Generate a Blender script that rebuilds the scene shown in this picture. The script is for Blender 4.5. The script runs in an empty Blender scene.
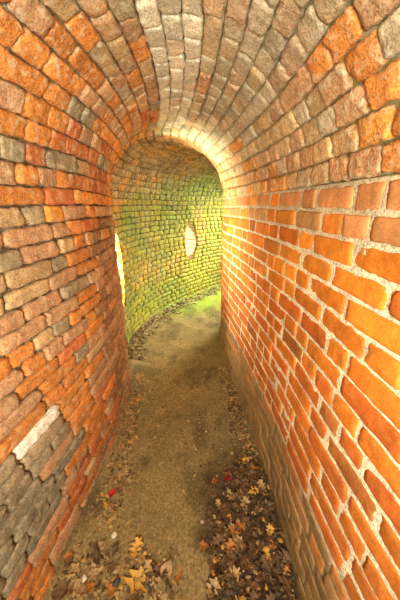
import bpy, math, random
import numpy as np
from mathutils import Vector, Matrix

random.seed(7)
rng = np.random.default_rng(11)
SC = bpy.context.scene
COL = SC.collection

# ------------------------------------------------------------------ camera
EYE = 1.5
PITCH = math.radians(19.6)
F = 267.0
cam_d = bpy.data.cameras.new('camera')
cam_d.sensor_fit = 'HORIZONTAL'
cam_d.sensor_width = 24.0
cam_d.lens = 24.0 * F / 400.0
cam_d.clip_start = 0.02
cam = bpy.data.objects.new('camera', cam_d)
cam.location = (0, 0, EYE)
cam.rotation_euler = (math.pi / 2 - PITCH, 0, 0)
COL.objects.link(cam)
SC.camera = cam

# ------------------------------------------------------------------ world, sun, lamps
w = bpy.data.worlds.new('sky')
SC.world = w
w.use_nodes = True
nt = w.node_tree
nt.nodes.clear()
wo = nt.nodes.new('ShaderNodeOutputWorld')
wb = nt.nodes.new('ShaderNodeBackground')
wb.inputs[0].default_value = (1.0, 0.97, 0.88, 1)
wb.inputs[1].default_value = 0.9
nt.links.new(wb.outputs[0], wo.inputs[0])

sun_d = bpy.data.lights.new('sun', 'SUN')
sun_d.energy = 10.0
sun_d.angle = math.radians(1.0)
sun_d.color = (1.0, 0.9, 0.7)
sun = bpy.data.objects.new('sun', sun_d)
sun.rotation_euler = Vector((0.88, 0.20, -0.25)).to_track_quat('-Z', 'Y').to_euler()
COL.objects.link(sun)


def area(name, loc, target, sx, sy, power, col, spread=180):
    d = bpy.data.lights.new(name, 'AREA')
    d.shape = 'RECTANGLE'
    d.size = sx
    d.size_y = sy
    d.energy = power
    d.color = col
    d.spread = math.radians(spread)
    o = bpy.data.objects.new(name, d)
    o.location = loc
    o.rotation_euler = (Vector(target) - Vector(loc)).to_track_quat('-Z', 'Y').to_euler()
    COL.objects.link(o)
    return o


# daylight falling in at the open end behind the viewer, at the far end, and at the oval opening on the left, with an added ground bounce
area('entrance_daylight', (0.0, -0.66, 1.38), (-0.05, 0.9, 1.72), 0.5, 0.4, 54.0, (1.0, 0.95, 0.76))
area('far_daylight', (1.75, 5.25, 1.75), (-0.2, 4.1, 0.35), 0.8, 0.5, 66.0, (1.0, 0.97, 0.72), 80)
area('oval_daylight', (-1.70, 3.30, 0.62), (-0.3, 2.2, 1.0), 0.9, 0.9, 480.0, (1.0, 0.90, 0.6))
area('oval_ground_bounce_fill', (-1.55, 2.66, 0.18), (-0.8, 2.62, 0.86), 0.45, 0.5, 330.0, (1.0, 0.90, 0.62))  # added low lamp, stands in for sunlit ground bounce up to the vault

SC.view_settings.view_transform = 'Standard'
SC.view_settings.look = 'None'
SC.view_settings.gamma = 1.0
SC.view_settings.use_curve_mapping = False
SC.view_settings.exposure = 0.0
SC.cycles.max_bounces = 8
SC.cycles.diffuse_bounces = 6
SC.cycles.use_denoising = True

# ------------------------------------------------------------------ noise


def _hash(ix, iy, iz, seed):
    h = (ix.astype(np.int64) * 73856093) ^ (iy.astype(np.int64) * 19349663) ^ (iz.astype(np.int64) * 83492791) ^ (seed * 2654435)
    h = (h ^ (h >> 13)) * 1274126177
    h = h & 0x7FFFFFFF
    h = (h ^ (h >> 16)) & 0xFFFFFF
    return h / float(0xFFFFFF) * 2 - 1


def vnoise(x, y, z=0.0, seed=0):
    x, y, z = np.broadcast_arrays(np.asarray(x, float), np.asarray(y, float), np.asarray(z, float))
    ix, iy, iz = np.floor(x), np.floor(y), np.floor(z)
    fx, fy, fz = x - ix, y - iy, z - iz
    ux, uy, uz = [f * f * (3 - 2 * f) for f in (fx, fy, fz)]
    r = 0
    for dx in (0, 1):
        for dy in (0, 1):
            for dz in (0, 1):
                wgt = (ux if dx else 1 - ux) * (uy if dy else 1 - uy) * (uz if dz else 1 - uz)
                r = r + wgt * _hash(ix + dx, iy + dy, iz + dz, seed)
    return r


def fbm(x, y, z=0.0, seed=0, octv=3):
    r, a, f, t = 0, 1.0, 1.0, 0
    for k in range(octv):
        r = r + a * vnoise(np.asarray(x) * f, np.asarray(y) * f, np.asarray(z) * f, seed + k * 17)
        t += a
        a *= 0.5
        f *= 2.1
    return r / t


def sstep(a, b, x):
    t = np.clip((np.asarray(x, float) - a) / (b - a), 0, 1)
    return t * t * (3 - 2 * t)


# ------------------------------------------------------------------ plan of the passage
LP = np.array([(-.74, -1.0), (-.69, -.1), (-.635, .6), (-.585, 1.1), (-.575, 1.55), (-.625, 2.0), (-.785, 2.45),
               (-.80, 2.95), (-.60, 3.65), (-.235, 4.25), (.36, 5.02), (1.05, 5.65), (1.9, 6.15)])
RP = np.array([(.52, -1.0), (.47, -.1), (.415, .6), (.395, 1.1), (.345, 1.6), (.278, 2.1), (.225, 2.6),
               (.27, 2.98), (.44, 3.30), (.72, 3.62), (1.15, 4.05), (1.65, 4.5), (2.3, 4.9)])
NS = len(LP) - 1


def catmull(P, s):
    s = np.clip(s, 0, NS - 1e-6)
    i = np.floor(s).astype(int)
    t = (s - i)[:, None]
    Q = np.vstack([2 * P[0] - P[1], P, 2 * P[-1] - P[-2]])
    p0, p1, p2, p3 = Q[i], Q[i + 1], Q[i + 2], Q[i + 3]
    return 0.5 * (2 * p1 + (p2 - p0) * t + (2 * p0 - 5 * p1 + 4 * p2 - p3) * t ** 2 + (-p0 + 3 * p1 - 3 * p2 + p3) * t ** 3)


SS = np.linspace(0, NS, 2401)
LT = catmull(LP, SS)
RT = catmull(RP, SS)
Z0 = 1.56
RISE = 0.50


def curveL(s):
    return np.stack([np.interp(s, SS, LT[:, 0]), np.interp(s, SS, LT[:, 1])], -1)


def curveR(s):
    return np.stack([np.interp(s, SS, RT[:, 0]), np.interp(s, SS, RT[:, 1])], -1)


def surf(s, q):
    """q 0..1 left wall from the floor up, 1..2 vault left to right, 2..3 right wall downwards"""
    s = np.asarray(s, float)
    q = np.asarray(q, float)
    L, R = curveL(s), curveR(s)
    th = np.pi * (1 - np.clip(q - 1, 0, 1))
    f = (1 - np.cos(th)) / 2
    f = 1 - f
    xy = L + (R - L) * ((1 + np.cos(th)) / 2)[..., None]
    z = np.where(q < 1, q * Z0, np.where(q > 2, (3 - q) * Z0, Z0 + RISE * np.sin(th)))
    return np.concatenate([xy, z[..., None]], -1)


def surf_n(s, q):
    e = 0.01
    a = surf(s + e, q) - surf(s - e, q)
    b = surf(s, q + e) - surf(s, q - e)
    n = np.cross(b, a)
    n = n / (np.linalg.norm(n, axis=-1, keepdims=True) + 1e-12)
    return -n


ARCLEN = {}


def row_len(q):
    k = round(float(q), 5)
    if k not in ARCLEN:
        P = surf(SS, np.full_like(SS, q))
        ARCLEN[k] = np.concatenate([[0], np.cumsum(np.linalg.norm(np.diff(P, axis=0), axis=1))])
    return ARCLEN[k]


UL = row_len(0.5)
# check the sign of the normal: on the left wall it must point to the right wall
_s = np.array([3.0])
NSIGN = 1.0 if float(surf_n(_s, np.array([.5]))[0, 0]) > 0 else -1.0

# oval openings in the left wall: (u, z, half width, half height)


def u_at_y(y):
    s = np.interp(y, LT[:, 1], SS)
    return float(np.interp(s, SS, UL))


HOLES = [(u_at_y(4.38), 0.945, 0.150, 0.305), (u_at_y(2.59), 0.835, 0.165, 0.41)]


def hole_push(u, v):
    u = u.copy()
    v = v.copy()
    for (hu, hv, a, b) in HOLES:
        du, dv = (u - hu) / a, (v - hv) / b
        r = np.sqrt(du * du + dv * dv)
        m = r < 1
        k = np.where(m, 1.0 / np.maximum(r, 1e-3), 1.0)
        u = hu + (u - hu) * k
        v = hv + (v - hv) * k
    return u, v


def in_hole(u, v, lim=0.86):
    return any(((u - hu) / a) ** 2 + ((v - hv) / b) ** 2 < lim ** 2 for hu, hv, a, b in HOLES)


# ------------------------------------------------------------------ materials
def new_mat(name):
    m = bpy.data.materials.new(name)
    m.use_nodes = True
    n = m.node_tree
    n.nodes.clear()
    out = n.nodes.new('ShaderNodeOutputMaterial')
    b = n.nodes.new('ShaderNodeBsdfPrincipled')
    n.links.new(b.outputs[0], out.inputs[0])
    return m, n, b


def N(nt_, typ, **kw):
    n = nt_.nodes.new(typ)
    for k, v in kw.items():
        setattr(n, k, v)
    return n


def noise_node(n, scale, detail=6, rough=0.6, vec=None):
    x = N(n, 'ShaderNodeTexNoise')
    x.inputs['Scale'].default_value = scale
    x.inputs['Detail'].default_value = detail
    x.inputs['Roughness'].default_value = rough
    if vec:
        n.links.new(vec, x.inputs['Vector'])
    return x


def ramp(n, fac, stops):
    r = N(n, 'ShaderNodeValToRGB')
    els = r.color_ramp.elements
    while len(els) < len(stops):
        els.new(0.5)
    for e, (p, c) in zip(els, stops):
        e.position = p
        e.color = (*c, 1) if len(c) == 3 else c
    n.links.new(fac, r.inputs[0])
    return r


def mixc(n, mode, fac, a, b):
    m = N(n, 'ShaderNodeMix', data_type='RGBA', blend_type=mode)
    for sock, v in ((m.inputs[0], fac), (m.inputs[6], a), (m.inputs[7], b)):
        if hasattr(v, 'is_linked'):
            n.links.new(v, sock)
        elif isinstance(v, (int, float)):
            sock.default_value = v
        else:
            sock.default_value = (*v, 1)
    return m.outputs[2]


def masonry_mat(name, dust, dust_amt, bump, rough=0.9, fine=170, speck=0.85):
    """colour from the per-brick attribute, mottled with dust, lime and burnt specks"""
    m, n, b = new_mat(name)
    at = N(n, 'ShaderNodeAttribute', attribute_name='tone')
    tc = N(n, 'ShaderNodeTexCoord').outputs['Object']
    n1 = noise_node(n, 14, 8, 0.65, tc)
    n2 = noise_node(n, fine, 6, 0.7, tc)
    n3 = noise_node(n, 38, 5, 0.6, tc)
    v1 = ramp(n, n1.outputs[0], [(0.3, (0.66, 0.64, 0.62)), (0.7, (1.25, 1.22, 1.15))])
    c = mixc(n, 'MULTIPLY', 1.0, at.outputs['Color'], v1.outputs[0])
    v2 = ramp(n, n2.outputs[0], [(0.36, (0.35, 0.32, 0.29)), (0.50, (1, 1, 1)), (0.66, (1.5, 1.5, 1.45))])
    c = mixc(n, 'MULTIPLY', speck, c, v2.outputs[0])
    d = ramp(n, n3.outputs[0], [(0.50, (0, 0, 0)), (0.68, (dust_amt,) * 3)])
    c = mixc(n, 'MIX', d.outputs[0], c, dust)
    n.links.new(c, b.inputs['Base Color'])
    b.inputs['Roughness'].default_value = rough
    b.inputs['Specular IOR Level'].default_value = 0.25
    bm1 = N(n, 'ShaderNodeBump')
    bm1.inputs['Strength'].default_value = bump
    bm1.inputs['Distance'].default_value = 0.006
    n.links.new(n3.outputs[0], bm1.inputs['Height'])
    bm2 = N(n, 'ShaderNodeBump')
    bm2.inputs['Strength'].default_value = bump
    bm2.inputs['Distance'].default_value = 0.003
    n.links.new(n2.outputs[0], bm2.inputs['Height'])
    n.links.new(bm1.outputs[0], bm2.inputs['Normal'])
    n.links.new(bm2.outputs[0], b.inputs['Normal'])
    return m


M_BRICK_L = masonry_mat('weathered_brick', (0.56, 0.48, 0.31), 0.5, 1.4)
M_BRICK_V = masonry_mat('vault_brick', (0.70, 0.68, 0.50), 0.6, 1.5)
M_BRICK_R = masonry_mat('smooth_orange_brick', (0.74, 0.40, 0.10), 0.25, 0.5, 0.75, speck=0.4)
M_MORTAR = masonry_mat('lime_mortar', (0.50, 0.46, 0.34), 0.4, 1.0, 0.95, 140)


# ------------------------------------------------------------------ brickwork builder
class Mesh:
    def __init__(self):
        self.v, self.f, self.c, self.m, self.n = [], [], [], [], 0

    def add(self, V, Fc, C, mi):
        self.v.append(V)
        self.f.append(Fc + self.n)
        self.c.append(C)
        self.m.append(np.full(len(Fc), mi))
        self.n += len(V)

    def build(self, name, mats, smooth=True):
        V = np.concatenate(self.v)
        Q = np.concatenate(self.f)
        C = np.concatenate(self.c)
        MI = np.concatenate(self.m)
        me = bpy.data.meshes.new(name)
        me.vertices.add(len(V))
        me.vertices.foreach_set('co', V.astype(np.float32).ravel())
        me.loops.add(len(Q) * 4)
        me.loops.foreach_set('vertex_index', Q.astype(np.int32).ravel())
        me.polygons.add(len(Q))
        me.polygons.foreach_set('loop_start', np.arange(0, len(Q) * 4, 4, dtype=np.int32))
        me.polygons.foreach_set('loop_total', np.full(len(Q), 4, dtype=np.int32))
        for m in mats:
            me.materials.append(m)
        me.polygons.foreach_set('material_index', MI.astype(np.int32))
        me.polygons.foreach_set('use_smooth', np.full(len(Q), smooth))
        me.update(calc_edges=True)
        me.validate()
        a = me.color_attributes.new('tone', 'FLOAT_COLOR', 'POINT')
        a.data.foreach_set('color', np.concatenate([C, np.ones((len(C), 1))], 1).astype(np.float32).ravel())
        o = bpy.data.objects.new(name, me)
        COL.objects.link(o)
        return o


def grid_faces(nx, ny):
    i, j = np.meshgrid(np.arange(nx - 1), np.arange(ny - 1), indexing='ij')
    a = (i * ny + j).ravel()
    return np.stack([a, a + ny, a + ny + 1, a + 1], 1)


def place(u, q, wd, rowq):
    """u arc length along the row, q profile coordinate, wd height above the wall face"""
    s = np.interp(u, row_len(rowq), SS)
    sm = vnoise(u * 1.3, q * 4, seed=5) * 0.006
    return surf(s, q) + surf_n(s, q) * NSIGN * (wd + sm)[:, None]


def lerp(a, b, t):
    return np.asarray(a) * (1 - t) + np.asarray(b) * t


ORANGE = (0.74, 0.255, 0.030)
RED = (0.60, 0.14, 0.030)
PINK = (0.56, 0.32, 0.18)
TAN = (0.58, 0.42, 0.22)
GREY = (0.33, 0.30, 0.21)
SLATE = (0.24, 0.24, 0.18)
WHITE = (0.74, 0.70, 0.56)
BROWN = (0.30, 0.14, 0.06)
LILAC = (0.50, 0.455, 0.34)
GOLD = (0.84, 0.345, 0.04)


def pick(tab):
    r = random.random() * sum(wt for _, wt in tab)
    for c, wt in tab:
        r -= wt
        if r <= 0:
            return np.array(c)
    return np.array(tab[-1][0])


def moss_amt(P):
    """green algae on the outer wall past the bend"""
    x, y, z = P[:, 0], P[:, 1], P[:, 2]
    a = sstep(2.1, 2.9, y + 0.25 * fbm(x * 2, y * 2, z * 2, 3)) * (1 - 0.8 * sstep(1.45, 1.8, z - 0.28 * (y - 3.3)))
    a = a * (0.8 + 0.45 * fbm(x * 3, y * 3, z * 3, 9))
    return np.clip(a * 1.15, 0, 1) * 0.95


def moss_col(P):
    t = np.clip(0.5 + 0.9 * fbm(P[:, 0] * 2.2, P[:, 1] * 2.2, P[:, 2] * 2.2, 31), 0, 1)[:, None]
    return np.array((0.13, 0.235, 0.015)) * (1 - t) + np.array((0.33, 0.33, 0.025)) * t


def brick_tone(region, u, s, z, th):
    """colour of one brick from where it sits"""
    y = float(curveL(np.array([s]))[0, 1])
    if region == 'left':
        n = float(fbm(u * 1.7, z * 2.6, 0, 41))
        if y < 1.12 + 0.1 * n and 0.05 + 0.33 * y < z < 0.98 - 0.45 * y + 0.05 * n:
            return pick([(GREY, 5), (SLATE, 4), (PINK, .5)]) * 0.8
        if 1.4 < y < 2.4 and z < 1.4 and n > -.5:  # browner towards the bend: falling light put into the brick tone
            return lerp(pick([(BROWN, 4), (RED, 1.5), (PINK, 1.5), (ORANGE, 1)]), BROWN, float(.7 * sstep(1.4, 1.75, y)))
        if z < 0.50:
            return lerp(pick([(ORANGE, 3), (RED, 3), (PINK, 3), (BROWN, 2), (TAN, 1)]), BROWN, .25)
        if n > 0.12 or (z < 1.05 and n > -0.2):
            return pick([(ORANGE, 5), (GOLD, 2), (PINK, 3), (RED, 1)])
        return pick([(PINK, 4), (TAN, 4), (ORANGE, 2), (GOLD, 1), (GREY, .8)])
    if region == 'vault':
        n = float(fbm(u * 1.3, th * 2.5, 0, 57))
        if y > 2.5:
            return lerp(pick([(BROWN, 4), (PINK, 1.5), (TAN, 1), (ORANGE, 1.5)]), BROWN, .3)
        if th > 2.25:
            return pick([(RED, 3), (ORANGE, 4), (PINK, 2.5), (GREY, 1)]) if n > -0.15 else pick([(PINK, 4), (TAN, 3), (GREY, 1.5), (ORANGE, 1.5)])
        if th > 1.72:
            return pick([(ORANGE, 2), (PINK, 3), (GREY, 2.5), (TAN, 1.5), (RED, 1)])
        if th > 1.42:
            return lerp(pick([(WHITE, 8), (LILAC, 1.5), (PINK, 1)]), (.88, .88, .76), .55) if y < 2.2 else pick([(LILAC, 3), (WHITE, 1), (TAN, 2)])
        if th > 0.62:
            return lerp(pick([(LILAC, 5), (GREY, 2), (PINK, 2), (TAN, 2), (ORANGE, .25)]), (.60, .57, .45), .42)
        if th < 0.34:
            return lerp(pick([(LILAC, .8), (PINK, 3), (ORANGE, 3), (GOLD, 2), (TAN, 2)]), ORANGE, .2)
        return pick([(LILAC, 2.5), (PINK, 3), (ORANGE, 1.5), (TAN, 3)])
    # right wall
    if z < 0.33 + 0.04 * float(fbm(u * 2, 0, 0, 5)):
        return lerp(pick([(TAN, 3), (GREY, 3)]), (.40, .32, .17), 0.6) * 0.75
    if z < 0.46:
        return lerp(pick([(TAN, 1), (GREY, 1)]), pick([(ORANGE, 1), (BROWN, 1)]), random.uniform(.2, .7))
    if z > 1.38 and y < 2.6:
        return lerp(pick([(PINK, 3), (ORANGE, 2.5), (GOLD, 1.5), (TAN, 1)]), PINK, .15)
    if z < 1.12 and y < 1.6:  # light dropping off low down is painted as redder, darker bricks
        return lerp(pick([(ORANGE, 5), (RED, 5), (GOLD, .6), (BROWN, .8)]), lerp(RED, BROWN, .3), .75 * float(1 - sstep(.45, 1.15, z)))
    if z < 0.9:
        return lerp(pick([(ORANGE, 5), (RED, 3), (GOLD, 2), (BROWN, .4)]), ORANGE, .3)
    return lerp(pick([(ORANGE, 5), (GOLD, 5), (RED, 1), (BROWN, .4)]), ORANGE, .3)


def build_region(mesh, region, q0, q1, nrows, joint, hdr, rough, off, mat):
    span = {'left': Z0, 'right': Z0, 'vault': math.pi * 0.5}[region]
    pitch = span / nrows
    for r in range(nrows):
        qa = q0 + (q1 - q0) * r / nrows
        qb = q0 + (q1 - q0) * (r + 1) / nrows
        qm = (qa + qb) / 2
        tot = row_len(qm)[-1]
        u = -random.uniform(0, 0.22)
        alt = 0
        while u < tot - 0.05:
            far = float(np.interp(max(u, 0), row_len(qm), SS)) > 6.3 and region != 'right'
            ln = 0.118 if random.random() < (0.9 if far else hdr) else 0.236
            ln *= random.uniform(0.93, 1.06) if region != 'vault' else random.uniform(0.9, 1.15)
            ua, ub = max(u, 0.0), min(u + ln, tot)
            u += ln
            if ub - ua < 0.04:
                continue
            um = (ua + ub) / 2
            s = float(np.interp(um, row_len(qm), SS))
            P0 = surf(np.array([s]), np.array([qm]))[0]
            z = float(P0[2])
            if region == 'left' and in_hole(um, z):
                continue
            if P0[1] < 0.1:
                nx, ny = 5, 4
            elif P0[1] < 2.2:
                nx, ny = (21 if ln > .17 else 12), 9
            elif P0[1] < 3.2:
                nx, ny = (9 if ln > .17 else 7), 6
            else:
                nx, ny = 6, 5
            a = np.concatenate([[-1], np.linspace(-.9, .9, nx - 2), [1]])
            b = np.concatenate([[-1], np.linspace(-.84, .84, ny - 2), [1]])
            A, B = np.meshgrid(a, b, indexing='ij')
            A, B = A.ravel(), B.ravel()
            jx = joint * random.uniform(.7, 1.4)
            jy = joint * random.uniform(.7, 1.3)
            hw, hh = (ub - ua) / 2 - jx / 2, pitch / 2 - jy / 2
            sd = random.randint(0, 9999)
            # rounded, nibbled outline
            ex = 1 - rough * 0.05 * np.abs(B) ** 6 + rough * 0.06 * vnoise(B * 2.3, np.sign(A) * 7, seed=sd)
            ey = 1 - rough * 0.12 * np.abs(A) ** 10 + rough * 0.13 * vnoise(A * 4.1, np.sign(B) * 5, seed=sd + 1)
            U = um + A * hw * ex
            V = B * hh * ey + rough * 0.002 * A * random.uniform(-1, 1)
            edge = np.maximum(np.abs(A) ** 14, np.abs(B) ** 9)
            W = off + random.uniform(-1, 1) * 0.0045 * rough
            W = W + A * random.uniform(-1, 1) * 0.003 * rough + B * random.uniform(-1, 1) * 0.003 * rough
            W = W - edge * (0.0012 + 0.0045 * rough) + 0.0050 * rough * fbm(U * 48, V * 60, 0, sd, 3)
            # a chipped corner now and then
            if rough > 0.6 and random.random() < 0.3:
                ca, cb = random.choice((-1, 1)), random.choice((-1, 1))
                dd = np.sqrt(((A - ca) * hw) ** 2 + ((B - cb) * hh) ** 2)
                W = W - 0.014 * (1 - sstep(0.008, 0.032, dd))
            # skirt going back into the mortar
            inner = np.arange(nx * ny).reshape(nx, ny)
            border = np.concatenate([inner[:, 0], inner[-1, 1:], inner[-2::-1, -1], inner[0, -2:0:-1]])
            Ub, Vb, Wb = U[border], V[border], np.full(len(border), -0.030)
            U2, V2, W2 = np.concatenate([U, Ub]), np.concatenate([V, Vb]), np.concatenate([W, Wb])
            sag = 0.007 * vnoise(U2 * 1.7, qm * 2, seed=77)      # courses are never quite straight
            if region == 'vault':
                Q = qm + (V2 + sag) / span
            elif region == 'left':
                zz = z + V2 + sag
                U2, zz = hole_push(U2, zz)
                Q = zz / Z0
                Q = np.clip(Q, 0, 1.02)
            else:
                Q = 3 - np.clip(z + V2 + sag, 0, Z0 * 1.01) / Z0
            P = place(U2, Q, W2, qm)
            nb = len(border)
            k = np.arange(nb)
            sk = np.stack([border, border[(k + 1) % nb], nx * ny + (k + 1) % nb, nx * ny + k], 1)
            th = math.pi * (2 - qm) if region == 'vault' else 0
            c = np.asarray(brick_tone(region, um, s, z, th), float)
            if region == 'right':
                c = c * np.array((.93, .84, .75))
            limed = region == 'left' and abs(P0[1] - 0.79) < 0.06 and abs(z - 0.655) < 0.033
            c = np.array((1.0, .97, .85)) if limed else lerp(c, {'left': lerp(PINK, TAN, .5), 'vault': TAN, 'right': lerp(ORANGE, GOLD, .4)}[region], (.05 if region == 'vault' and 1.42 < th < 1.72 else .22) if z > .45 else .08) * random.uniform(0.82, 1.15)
            Cc = np.tile(c, (len(P), 1))
            if region != 'right':
                mo = moss_amt(P)[:, None]
                Cc = Cc * (1 - mo) + moss_col(P) * mo * random.uniform(.8, 1.2)
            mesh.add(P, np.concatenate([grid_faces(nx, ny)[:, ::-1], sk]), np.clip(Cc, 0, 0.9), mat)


def build_bed(mesh, region, q0, q1, depth, rough, tone_fn, mat, step=0.02):
    """the continuous mortar between and behind the bricks, and the back of the wall"""
    nq = {'left': 78, 'right': 78, 'vault': 78}[region]
    qs = np.linspace(q0, q1, nq)
    smax = NS
    ns = 420
    qm = (q0 + q1) / 2
    us = np.linspace(0, row_len(qm)[-1], ns)
    Ug, Qg = np.meshgrid(us, qs, indexing='ij')
    U, Q = Ug.ravel(), Qg.ravel()
    keep = None
    if region == 'left':
        z = Q * Z0
        U, z = hole_push(U, z)
        Q = z / Z0
        Uf, Zf = Ug.ravel(), Qg.ravel() * Z0
        fc = grid_faces(ns, nq)
        cu, cz = Uf[fc].mean(1), Zf[fc].mean(1)
        keep = np.ones(len(fc), bool)
        for (hu, hv, a, b) in HOLES:
            keep &= ((cu - hu) / a) ** 2 + ((cz - hv) / b) ** 2 >= 0.97 ** 2
    fc = grid_faces(ns, nq)
    if keep is not None:
        fc = fc[keep]
    W = depth + rough * 0.004 * fbm(U * 30, Q * 45, 0, 3, 2) + rough * 0.003 * vnoise(U * 7, Q * 9, seed=8)
    P = place(U, Q, W, qm)
    mesh.add(P, fc[:, ::-1], tone_fn(P), mat)
    Pb = place(U, Q, np.full(len(U), -0.28), qm)
    mesh.add(Pb, fc, np.tile(np.array(PINK), (len(Pb), 1)), mat)


def mortar_left(P):
    c = np.tile(np.array((0.13, 0.095, 0.06)), (len(P), 1))
    m = moss_amt(P)[:, None] * 0.7
    return c * (1 - m) + moss_col(P) * 0.22 * m


def mortar_vault(P):
    t = sstep(-0.25, 0.1, P[:, 0] + 0.2 * fbm(P[:, 0] * 3, P[:, 1] * 3, 0, 2))[:, None]
    c = np.array((0.17, 0.13, 0.07)) * (1 - t) + np.array((0.27, 0.27, 0.13)) * t
    m = moss_amt(P)[:, None] * 0.6
    return c * (1 - m) + moss_col(P) * 0.45 * m


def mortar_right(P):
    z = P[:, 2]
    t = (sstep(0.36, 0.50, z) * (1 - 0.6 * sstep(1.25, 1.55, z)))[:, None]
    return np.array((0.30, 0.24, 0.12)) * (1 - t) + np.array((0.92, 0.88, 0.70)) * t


# left wall
ml = Mesh()
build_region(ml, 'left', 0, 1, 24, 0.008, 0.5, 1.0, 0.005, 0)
build_bed(ml, 'left', 0, 1, -0.014, 1.0, mortar_left, 1)
for (hu, hv, a, b) in HOLES:                                   # brick reveals of the oval openings
    na, nd = 240, 10
    A, D = np.meshgrid(np.linspace(0, 2 * np.pi, na), np.linspace(0.0, -0.28, nd), indexing='ij')
    A, D = A.ravel(), D.ravel()
    U = hu + a * np.cos(A)
    z = hv + b * np.sin(A)
    P = place(U, z / Z0, D, 0.5)
    k = (A / (2 * np.pi) * 26) % 1
    C = np.where(k[:, None] > 0.22, np.array((0.70, 0.60, 0.40)), np.array((0.30, 0.18, 0.08)))
    ml.add(P, grid_faces(na, nd), C, 0)
wl = ml.build('wall_left', [M_BRICK_L, M_MORTAR])
wl['kind'] = 'structure'

# right wall
mr = Mesh()
build_region(mr, 'right', 3, 2, 21, 0.0130, 0.45, 0.55, 0.0036, 0)
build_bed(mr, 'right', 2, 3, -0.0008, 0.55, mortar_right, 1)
wr = mr.build('wall_right', [M_BRICK_R, M_MORTAR])
wr['kind'] = 'structure'

# vault
mv = Mesh()
build_region(mv, 'vault', 1, 2, 23, 0.006, 0.9, 0.95, 0.006, 0)
build_bed(mv, 'vault', 1, 2, -0.012, 1.2, mortar_vault, 1)
cv = mv.build('ceiling', [M_BRICK_V, M_MORTAR])
cv['kind'] = 'structure'


# ------------------------------------------------------------------ floor
def floor_z(x, y):
    z = 0.012 * fbm(np.asarray(x) * 3, np.asarray(y) * 3, 0, 71) + 0.003 * fbm(np.asarray(x) * 18, np.asarray(y) * 18, 0, 72)
    s = np.interp(y, LT[:, 1], SS)
    lx = np.interp(y, LT[:, 1], LT[:, 0])
    rx = np.interp(y, RT[:, 1], RT[:, 0])
    dl = np.abs(np.asarray(x) - lx)
    dr = np.abs(rx - np.asarray(x))
    z = z + 0.035 * (1 - sstep(0.0, 0.22, dl)) + 0.02 * (1 - sstep(0, 0.2, dr)) * (np.asarray(y) < 3)
    return z


def floor_mat():
    m, n, b = new_mat('trodden_earth')
    at = N(n, 'ShaderNodeAttribute', attribute_name='tone')
    tc = N(n, 'ShaderNodeTexCoord').outputs['Object']
    n1 = noise_node(n, 5, 8, 0.65, tc)
    n2 = noise_node(n, 70, 8, 0.75, tc)
    n3 = noise_node(n, 22, 6, 0.6, tc)
    c = mixc(n, 'MULTIPLY', 1.0, at.outputs['Color'], ramp(n, n1.outputs[0], [(0.3, (0.75, 0.74, 0.72)), (0.7, (1.2, 1.15, 1.05))]).outputs[0])
    c = mixc(n, 'MULTIPLY', 0.9, c, ramp(n, n2.outputs[0], [(0.38, (0.5, 0.48, 0.44)), (0.52, (1, 1, 1)), (0.68, (1.7, 1.65, 1.5))]).outputs[0])
    n.links.new(c, b.inputs['Base Color'])
    b.inputs['Roughness'].default_value = 0.95
    b.inputs['Specular IOR Level'].default_value = 0.2
    bp = N(n, 'ShaderNodeBump')
    bp.inputs['Strength'].default_value = 0.8
    bp.inputs['Distance'].default_value = 0.008
    n.links.new(n3.outputs[0], bp.inputs['Height'])
    bp2 = N(n, 'ShaderNodeBump')
    bp2.inputs['Strength'].default_value = 0.9
    bp2.inputs['Distance'].default_value = 0.004
    n.links.new(n2.outputs[0], bp2.inputs['Height'])
    n.links.new(bp.outputs[0], bp2.inputs['Normal'])
    n.links.new(bp2.outputs[0], b.inputs['Normal'])
    return m


mf = Mesh()
ns_, nt2 = 420, 90
Sg, Tg = np.meshgrid(np.linspace(0, NS, ns_), np.linspace(-0.02, 1.02, nt2), indexing='ij')
Sg, Tg = Sg.ravel(), Tg.ravel()
L_, R_ = curveL(Sg), curveR(Sg)
XY = L_ + (R_ - L_) * Tg[:, None]
ZF = floor_z(XY[:, 0], XY[:, 1])
EARTH = np.array((0.275, 0.22, 0.105))
green = (sstep(3.2, 4.0, XY[:, 1]) * (1 - sstep(0.35, 0.75, Tg)))[:, None]
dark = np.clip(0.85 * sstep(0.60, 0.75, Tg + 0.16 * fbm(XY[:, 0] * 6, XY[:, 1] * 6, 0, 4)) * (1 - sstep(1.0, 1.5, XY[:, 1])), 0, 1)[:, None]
CF = EARTH * (1 - green) + np.array((0.25, 0.34, 0.05)) * green
CF = CF * (1 - 0.38 * sstep(0.0, 0.45, fbm(XY[:, 0] * 7, XY[:, 1] * 5, 0, 91, 4)))[:, None]
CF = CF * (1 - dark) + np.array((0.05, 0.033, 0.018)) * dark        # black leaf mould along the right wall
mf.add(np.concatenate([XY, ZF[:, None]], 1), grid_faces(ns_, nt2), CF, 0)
fl = mf.build('floor', [floor_mat()])
fl['kind'] = 'structure'


# ------------------------------------------------------------------ the yard wall seen through the oval openings
mo = Mesh()
su = np.linspace(5.4, 11.6, 160)
PL = curveL(su)
T_ = np.gradient(PL, axis=0)
T_ /= np.linalg.norm(T_, axis=1, keepdims=True)
NO = np.stack([-T_[:, 1], T_[:, 0]], 1)
base = PL + NO * 1.8
cum = np.concatenate([[0], np.cumsum(np.linalg.norm(np.diff(base, axis=0), axis=1))])


def yard(u, z, wd):
    x = np.interp(u, cum, base[:, 0])
    y = np.interp(u, cum, base[:, 1])
    nx_ = np.interp(u, cum, NO[:, 0])
    ny_ = np.interp(u, cum, NO[:, 1])
    return np.stack([x - nx_ * wd, y - ny_ * wd, z], -1)


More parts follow.
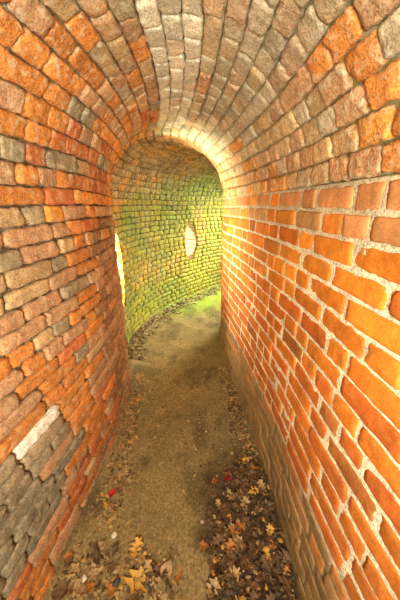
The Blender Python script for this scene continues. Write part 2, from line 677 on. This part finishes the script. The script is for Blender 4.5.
for r in range(15):
    u = -random.uniform(0, .2)
    while u < cum[-1]:
        ln = random.choice((.12, .24)) * random.uniform(.95, 1.05)
        ua, ub = u + .006, u + ln - .006
        u += ln
        za, zb = r * .075 + .006 - .1, (r + 1) * .075 - .006 - .1
        a, b = np.meshgrid([ua, ua + .006, ub - .006, ub], [za, za + .006, zb - .006, zb], indexing='ij')
        wd = np.array([[0, 0, 0, 0], [0, 1, 1, 0], [0, 1, 1, 0], [0, 0, 0, 0]]) * .014 + random.uniform(-.003, .003)
        c = lerp(pick([(WHITE, 4), (TAN, 3), (PINK, 1)]), WHITE, .4) * random.uniform(.9, 1.1)
        P = yard(a.ravel(), b.ravel(), wd.ravel() )
        mo.add(P, grid_faces(4, 4), np.tile(c, (16, 1)), 0)
a, b = np.meshgrid(np.linspace(0, cum[-1], 80), np.linspace(-.2, 1.02, 20), indexing='ij')
P = yard(a.ravel(), b.ravel(), np.full(a.size, .004))
mo.add(P, grid_faces(80, 20), np.tile(np.array((.45, .38, .26)), (len(P), 1)), 1)
P = yard(a.ravel(), b.ravel(), np.full(a.size, -.2))
mo.add(P, grid_faces(80, 20), np.tile(np.array((.45, .38, .26)), (len(P), 1)), 1)
wy = mo.build('wall_outside', [M_BRICK_L, M_MORTAR])
wy['kind'] = 'structure'

# ------------------------------------------------------------------ leaves, twigs and stones on the floor


def on_floor(px, py):
    """point of the floor seen at that spot of the photograph"""
    a, b = (px - 200) / F, (py - 300) / F
    d = EYE / (math.sin(PITCH) + b * math.cos(PITCH))
    x, y = a * d, d * (math.cos(PITCH) - b * math.sin(PITCH))
    return x, y


def leaf_mat(name, c1, c2):
    m, n, b = new_mat(name)
    tc = N(n, 'ShaderNodeTexCoord').outputs['Object']
    n1 = noise_node(n, 45, 5, 0.7, tc)
    r = ramp(n, n1.outputs[0], [(0.35, c1), (0.62, c2)])
    n.links.new(r.outputs[0], b.inputs['Base Color'])
    b.inputs['Roughness'].default_value = 0.65
    return m


LM = {
    'yellow': leaf_mat('yellow_leaf', (0.40, 0.20, 0.03), (0.62, 0.38, 0.07)),
    'orange': leaf_mat('orange_leaf', (0.28, 0.10, 0.02), (0.48, 0.20, 0.04)),
    'tan': leaf_mat('tan_leaf', (0.24, 0.155, 0.06), (0.48, 0.34, 0.15)),
    'brown': leaf_mat('brown_leaf', (0.065, 0.034, 0.014), (0.17, 0.09, 0.034)),
    'mould': leaf_mat('rotten_leaf', (0.025, 0.016, 0.010), (0.08, 0.05, 0.025)),
    'red': leaf_mat('red_leaf', (0.34, 0.008, 0.012), (0.52, 0.02, 0.02)),
    'olive': leaf_mat('olive_leaf', (0.14, 0.12, 0.04), (0.34, 0.30, 0.11)),
}
LEAVES = {}


def leaf_mesh(kind, seed, L=0.085, W=0.026, curl=0.012):
    """a dry leaf: blade with lobes either side of a midrib, curled, the stalk as a thin strip"""
    rnd = random.Random(seed)
    nx, ny = 25, 7
    vs, fs = [], []
    lob = rnd.uniform(3.4, 4.4)
    bend = rnd.uniform(-.012, .012)
    for i in range(nx):
        t = i / (nx - 1)
        for j in range(ny):
            k = j / (ny - 1) * 2 - 1
            side = 0.0 if k < 0 else 0.09
            if kind == 'oak':
                env = math.sin(math.pi * min(1, t * .93 + .05)) ** .6 * (0.45 + 0.75 * t)
                ww = W * env * (1 + .42 * math.cos(2 * math.pi * (lob * t + side)))
            elif kind == 'maple':
                env = math.sin(math.pi * min(1, t * .97 + .02)) ** .5 * 1.35 * (1.15 - .6 * t)
                ww = W * env * (1 + .5 * math.cos(2 * math.pi * (2.6 * t + side + .2)))
            else:
                ww = W * .85 * math.sin(math.pi * min(1, t * .985 + .01)) ** .7
            x = (t - .5) * L + (.010 * abs(k) if kind == 'oak' else .006 * abs(k))
            y = ww * k + bend * math.sin(math.pi * t)
            z = curl * (abs(k) ** 1.5) * .6 + curl * 1.3 * (t - .5) ** 2 * 4 * rnd.uniform(.8, 1.1) + .0015 * math.sin(9 * t + 4 * k + seed)
            z -= .0012 if j == ny // 2 else 0
            vs.append((x, y, z))
    for i in range(nx - 1):
        for j in range(ny - 1):
            a = i * ny + j
            fs.append((a, a + ny, a + ny + 1, a + 1))
    me = bpy.data.meshes.new(kind + '_leaf')
    zc = min(v[2] for v in vs)
    me.from_pydata([(v[0], v[1], v[2] - zc) for v in vs], [], fs)
    for p in me.polygons:
        p.use_smooth = True
    return me


def stalk_mesh(L, up):
    bm_v, bm_f = [], []
    n = 6
    for i in range(n):
        t = i / (n - 1)
        x = -L * .5 - t * .026 + .004
        y = .004 * math.sin(2.2 * t)
        z = up * (1 - .3 * t)
        r = .0011
        for q in range(5):
            a = q / 5 * 2 * math.pi
            bm_v.append((x, y + r * math.cos(a), z + r * math.sin(a)))
    for i in range(n - 1):
        for q in range(5):
            bm_f.append((i * 5 + q, i * 5 + (q + 1) % 5, (i + 1) * 5 + (q + 1) % 5, (i + 1) * 5 + q))
    bm_f.append(tuple(range(5)))
    bm_f.append(tuple(range((n - 1) * 5, n * 5)))
    me = bpy.data.meshes.new('leaf_stalk')
    me.from_pydata(bm_v, [], bm_f)
    return me


PROTO = {}
for kname in ('oak', 'maple', 'plain'):
    for var in range(4):
        for cname in [c for c in LM if c != 'mould']:
            key = (kname, var, cname)
            L = {'oak': .088, 'maple': .07, 'plain': .06}[kname]
            me = leaf_mesh(kname, var * 7 + len(kname), L, curl=(.006, .012, .017, .009)[var])
            me.materials.append(LM[cname])
            PROTO[key] = me
STALK = stalk_mesh(.088, .004)
STALK.materials.append(LM['brown'])


def put_leaf(x, y, kname, cname, size, label, group=None, rot=None, lift=0.0, tilt=0.25, stalk=False, var=None):
    nm = {'oak': 'fallen_oak_leaf', 'maple': 'fallen_maple_leaf', 'plain': 'fallen_leaf'}[kname]
    o = bpy.data.objects.new(nm, PROTO[(kname, random.randrange(4) if var is None else var, cname)])
    z = float(floor_z(np.array([x]), np.array([y]))[0])
    o.location = (x, y, z + .002 + lift)
    o.rotation_euler = (random.uniform(-tilt, tilt), random.uniform(-tilt, tilt), random.uniform(0, 6.28) if rot is None else rot)
    o.scale = (size, size * random.uniform(.85, 1.15), size)
    COL.objects.link(o)
    o['label'] = label
    o['category'] = 'leaf'
    if group:
        o['group'] = group
    if stalk:
        c = bpy.data.objects.new('stalk', STALK)
        COL.objects.link(c)
        c.parent = o
    return o


# the leaves one can tell apart: px, py, kind, colour, size, heading, label
STAND_OUT = [
    (113, 497, 'plain', 'red', 0.80, 1.4, 'small oval crimson leaf lying flat beside the foot of the left wall'),
    (227, 480, 'plain', 'red', 0.85, 0.5, 'crumpled dark red leaf lying alone right of the middle of the floor'),
    (215, 483, 'plain', 'red', 0.35, 0.2, 'tiny dark red leaf scrap just left of the crumpled dark red leaf'),
    (137, 552, 'oak', 'yellow', 0.95, 1.5, 'upright pointing yellow oak leaf in the left foreground, above the broad golden one'),
    (137, 583, 'maple', 'yellow', 1.2, 1.2, 'broad golden lobed leaf in the left foreground, below the yellow oak leaf'),
    (166, 575, 'plain', 'tan', 1.15, 1.15, 'long pale tan leaf in the foreground, rightmost of the left foreground leaves'),
    (151, 571, 'oak', 'tan', 0.72, 2.2, 'pale tan oak leaf between the broad golden leaf and the long pale leaf'),
    (246, 509, 'oak', 'tan', 0.90, 1.4, 'pale tan oak leaf at the upper edge of the dark litter by the right wall'),
    (252, 494, 'oak', 'yellow', 0.70, 0.3, 'yellowish oak leaf at the top end of the dark litter, above the pale tan one'),
    (229, 577, 'oak', 'tan', 0.95, 0.2, 'pale ragged oak leaf at the left border of the dark litter near the viewer'),
    (212, 594, 'oak', 'tan', 0.85, 0.9, 'tan oak leaf at the bottom edge of the picture beside the dark litter'),
    (204, 547, 'maple', 'orange', 0.65, 2.8, 'small orange leaf on bare earth left of the dark litter'),
    (268, 561, 'oak', 'yellow', 0.80, 1.7, 'yellowish oak leaf in the middle of the dark litter near the right wall'),
    (269, 536, 'oak', 'yellow', 0.62, 1.2, 'small yellowish oak leaf on the dark litter between two larger pale ones'),
    (245, 465, 'plain', 'yellow', 0.90, 0.7, 'narrow yellow leaf slanting beyond the dark red leaf on the right'),
    (188, 422, 'plain', 'yellow', 0.45, 0.1, 'small yellow leaf alone in the middle of the trodden floor'),
    (84, 592, 'oak', 'orange', 0.85, 0.4, 'orange brown oak leaf lying in the bottom left corner of the floor'),
]
for i, (px, py, kd, cn, sz, rot, lb) in enumerate(STAND_OUT):
    x, y = on_floor(px, py)
    put_leaf(x, y, kd, cn, sz, lb, rot=rot, lift=.010 if px > 225 and py > 490 else .004, tilt=.12, stalk=(kd != 'plain'), var=i % 4)


def in_poly(px, py, poly):
    c = False
    n = len(poly)
    for i in range(n):
        x1, y1 = poly[i]
        x2, y2 = poly[(i + 1) % n]
        if (y1 > py) != (y2 > py) and px < (x2 - x1) * (py - y1) / (y2 - y1) + x1:
            c = not c
    return c


def inside(x, y, m=0.03):
    return np.interp(y, LT[:, 1], LT[:, 0]) + m < x < np.interp(y, RT[:, 1], RT[:, 0]) - m


ZONES = [
    ([(.17, 1.18), (.36, 1.25), (.40, .88), (.39, .56), (.02, .56), (.06, .80), (.10, .98)], 105, (('brown', 9), ('tan', 1.3), ('orange', 1.2)), (.50, .85), .014, .42,
     'dry {} leaf in the dark litter heaped along the foot of the right wall', 'leaves in the dark litter by the right wall', ('oak', 'oak', 'maple')),
    ([(.20, 1.22), (.37, 1.22), (.34, 1.65), (.27, 2.1), (.20, 2.35), (.17, 2.2), (.22, 1.7)], 42, (('tan', 2), ('brown', 2), ('yellow', 1)), (.28, .5), .006, .35,
     'small {} leaf strewn along the right wall beyond the dark litter', 'small leaves strewn along the right wall', ('oak', 'plain')),
    ([(-.57, .85), (-.54, 1.1), (-.55, 1.6), (-.62, 2.1), (-.52, 2.1), (-.46, 1.6), (-.40, 1.1), (-.44, .85)], 44, (('tan', 4), ('yellow', 1), ('brown', 1.5)), (.28, .55), .006, .35,
     'small {} leaf strewn along the foot of the left wall', 'small leaves strewn along the left wall', ('oak', 'plain', 'maple')),
    ([(-.58, .80), (-.20, .78), (-.10, .70), (-.05, .58), (-.60, .58)], 34, (('tan', 3), ('brown', 3), ('orange', 1)), (.5, .85), .008, .35,
     'dry {} leaf scattered over the left foreground of the floor', 'leaves scattered over the left foreground', ('oak', 'oak', 'maple')),
    ([(-.4, 1.0), (.10, 1.0), (.12, 2.2), (-.4, 2.2)], 14, (('brown', 3), ('tan', 1)), (.22, .38), .0, .2,
     'tiny {} leaf lying scattered on the bare trodden middle of the floor', 'tiny leaves on the trodden middle', ('oak', 'plain')),
]
for poly, cnt, cols, (s0, s1), lift, tilt, lab, grp, kinds in ZONES:
    k = 0
    x0, x1 = min(p[0] for p in poly), max(p[0] for p in poly)
    y0, y1 = min(p[1] for p in poly), max(p[1] for p in poly)
    for _t in range(20000):
        if k >= cnt:
            break
        x, y = random.uniform(x0, x1), random.uniform(y0, y1)
        if not in_poly(x, y, poly) or not inside(x, y):
            continue
        cn = random.choices([c for c, _ in cols], [q for _, q in cols])[0]
        put_leaf(x, y, random.choice(kinds), cn, random.uniform(s0, s1), lab.format(cn), grp + ', ' + cn + ' ones',
                 lift=random.uniform(0, lift), tilt=tilt)
        k += 1

# a band of leaves at the foot of the green outer wall
for k in range(44):
    s = random.uniform(6.0, 9.9)
    L_1, R_1 = curveL(np.array([s]))[0], curveR(np.array([s]))[0]
    t = abs(random.gauss(0.09, .05)) + .03
    p = L_1 + (R_1 - L_1) * t
    cn = random.choice(('olive', 'tan', 'brown'))
    put_leaf(p[0], p[1], random.choice(('oak', 'plain')), cn, random.uniform(.4, .7),
             'small {} leaf in the band of debris at the foot of the green outer wall'.format(cn),
             'leaves at the foot of the green wall, ' + cn + ' ones', lift=random.uniform(0, .012), tilt=.5)


# crumbled leaf litter nobody could count
def crumbs(name, pts, mats):
    vs, fs, mi = [], [], []
    for (x, y, sz, m, up) in pts:
        z = float(ZC(x, y)) + up
        a = random.uniform(0, 6.28)
        tx, ty = random.gauss(0, .35), random.gauss(0, .35)
        M = Matrix.Translation((x, y, z)) @ Matrix.Rotation(a, 4, 'Z') @ Matrix.Rotation(tx, 4, 'X') @ Matrix.Rotation(ty, 4, 'Y')
        n = len(vs)
        k = random.choice((5, 6, 7))
        vs.append(tuple(M @ Vector((0, 0, .12 * sz))))
        for q in range(k):
            an = q / k * 2 * math.pi
            rr = sz * random.uniform(.35, .75)
            vs.append(tuple(M @ Vector((rr * math.cos(an), rr * .75 * math.sin(an), random.uniform(-.05, .12) * sz))))
        for q in range(k):
            fs.append((n, n + 1 + q, n + 1 + (q + 1) % k))
            mi.append(m)
    me = bpy.data.meshes.new(name)
    me.from_pydata(vs, [], fs)
    for m in mats:
        me.materials.append(m)
    me.polygons.foreach_set('material_index', mi)
    o = bpy.data.objects.new(name, me)
    COL.objects.link(o)
    o['kind'] = 'stuff'
    return o


def ZC(x, y):
    return floor_z(np.array([x]), np.array([y]))[0]


PC = []
for poly, cnt, cols, (s0, s1), lift, tilt, lab, grp, kinds in ZONES:
    dens = {105: 1500, 42: 700, 44: 650, 34: 420, 14: 110}[cnt]
    k = 0
    x0, x1 = min(p[0] for p in poly), max(p[0] for p in poly)
    y0, y1 = min(p[1] for p in poly), max(p[1] for p in poly)
    while k < dens:
        x, y = random.uniform(x0, x1) + random.gauss(0, .03), random.uniform(y0, y1) + random.gauss(0, .05)
        if not inside(x, y, .01) or not in_poly(x, y, poly) and random.random() < .93:
            continue
        k += 1
        mm = random.choices((0, 1, 2, 3, 5), (.3, .3, 1, 6, 7) if cnt in (105,) else (1.5, 1, 5, 4, 1))[0]
        PC.append((x, y, random.uniform(.007, .030) if cnt == 105 else random.uniform(.005, .022), mm, random.uniform(0, .012) if cnt == 105 else .002))
o = crumbs('leaf_litter', PC, [LM[c] for c in ('yellow', 'orange', 'tan', 'brown', 'red', 'mould')])
o['label'] = 'crumbled brown leaf litter along both walls of the passage floor'
o['category'] = 'leaf litter'
PC = []
while len(PC) < 1300:
    s = random.uniform(5.8, 10.2)
    L_1, R_1 = curveL(np.array([s]))[0], curveR(np.array([s]))[0]
    t = abs(random.gauss(0.06, .06)) + .04
    p = L_1 + (R_1 - L_1) * t
    PC.append((p[0], p[1], random.uniform(.012, .045), random.choice((2, 3, 3, 5, 5, 5)), random.uniform(0, .02)))
o = crumbs('leaf_debris', PC, [LM[c] for c in ('yellow', 'orange', 'tan', 'brown', 'red', 'olive')])
o['label'] = 'crumbled olive and brown debris banked against the green wall'
o['category'] = 'leaf litter'


# stones and twigs
def stone_mat(name, c):
    m, n, b = new_mat(name)
    tc = N(n, 'ShaderNodeTexCoord').outputs['Object']
    n1 = noise_node(n, 60, 5, 0.6, tc)
    r = ramp(n, n1.outputs[0], [(0.3, tuple(q * .7 for q in c)), (0.7, tuple(min(1, q * 1.2) for q in c))])
    n.links.new(r.outputs[0], b.inputs['Base Color'])
    b.inputs['Roughness'].default_value = 0.85
    return m


SM = {'white': stone_mat('white_stone', (.72, .70, .60)), 'dark': stone_mat('dark_stone', (.06, .065, .07)), 'pink': stone_mat('brick_chip', (.62, .42, .32)), 'wood': stone_mat('pale_wood', (.72, .66, .48))}


def stone(px, py, r, mt, label, stretch=1.0, cat='stone', nm='stone', rz=0.0):
    x, y = on_floor(px, py)
    vs, fs = [], []
    nu, nv = 14, 9
    sd = random.randint(0, 999)
    for j in range(nv + 1):
        ph = math.pi * j / nv
        for i in range(nu):
            th = 2 * math.pi * i / nu
            d = Vector((math.sin(ph) * math.cos(th), math.sin(ph) * math.sin(th), math.cos(ph)))
            k = r * (1 + .22 * float(vnoise(d.x * 1.8, d.y * 1.8, d.z * 1.8, sd)))
            vs.append((d.x * k * stretch, d.y * k, d.z * k * .65))
    for j in range(nv):
        for i in range(nu):
            fs.append((j * nu + i, j * nu + (i + 1) % nu, (j + 1) * nu + (i + 1) % nu, (j + 1) * nu + i))
    me = bpy.data.meshes.new(nm)
    me.from_pydata(vs, [], fs)
    me.materials.append(SM[mt])
    o = bpy.data.objects.new(nm, me)
    o.location = (x, y, float(ZC(x, y)) + r * .45)
    o.rotation_euler = (0, 0, rz)
    COL.objects.link(o)
    o['label'] = label
    o['category'] = cat


stone(114, 535, .013, 'white', 'small whitish stone on the floor near the left wall, below the crimson leaf')
stone(116, 583, .016, 'dark', 'blackish stone left of the broad golden leaf in the foreground')
stone(151, 584, .013, 'dark', 'blackish stone right of the broad golden leaf in the foreground')
stone(202, 522, .008, 'pink', 'pale pinkish chip of brick on bare earth in the centre foreground', cat='brick chip', nm='brick_chip')
stone(84, 580, .014, 'white', 'whitish stone among leaves in the bottom left corner')
stone(206, 432, .006, 'white', 'tiny white stone in the middle of the floor, right of the pale splinter')


def twig(px, py, L, r, rz, mt, label, nm='twig', cat='twig'):
    x, y = on_floor(px, py)
    vs, fs = [], []
    n, k = 12, 6
    ph = random.uniform(0, 6)
    for i in range(n):
        t = i / (n - 1)
        cy = .03 * L * math.sin(5 * t + ph)
        rr = r * (1 - .5 * t)
        for q in range(k):
            a = q / k * 2 * math.pi
            vs.append(((t - .5) * L, cy + rr * math.cos(a), rr * math.sin(a) + .2 * r * math.sin(7 * t)))
    for i in range(n - 1):
        for q in range(k):
            fs.append((i * k + q, i * k + (q + 1) % k, (i + 1) * k + (q + 1) % k, (i + 1) * k + q))
    fs.append(tuple(range(k)))
    fs.append(tuple(range((n - 1) * k, n * k)))
    me = bpy.data.meshes.new(nm)
    me.from_pydata(vs, [], fs)
    me.materials.append(SM[mt] if mt in SM else LM[mt])
    o = bpy.data.objects.new(nm, me)
    o.location = (x, y, float(ZC(x, y)) + r + .001)
    o.rotation_euler = (0, 0, rz)
    COL.objects.link(o)
    o['label'] = label
    o['category'] = cat


twig(195, 448, .045, .0035, 2.0, 'wood', 'pale splinter of wood lying alone in the middle of the floor', 'wood_splinter', 'splinter')
twig(203, 508, .10, .002, 1.9, 'brown', 'thin brown twig on bare earth left of the dark litter')
twig(258, 520, .12, .0025, 1.2, 'brown', 'thin brown twig lying across the dark litter by the right wall')
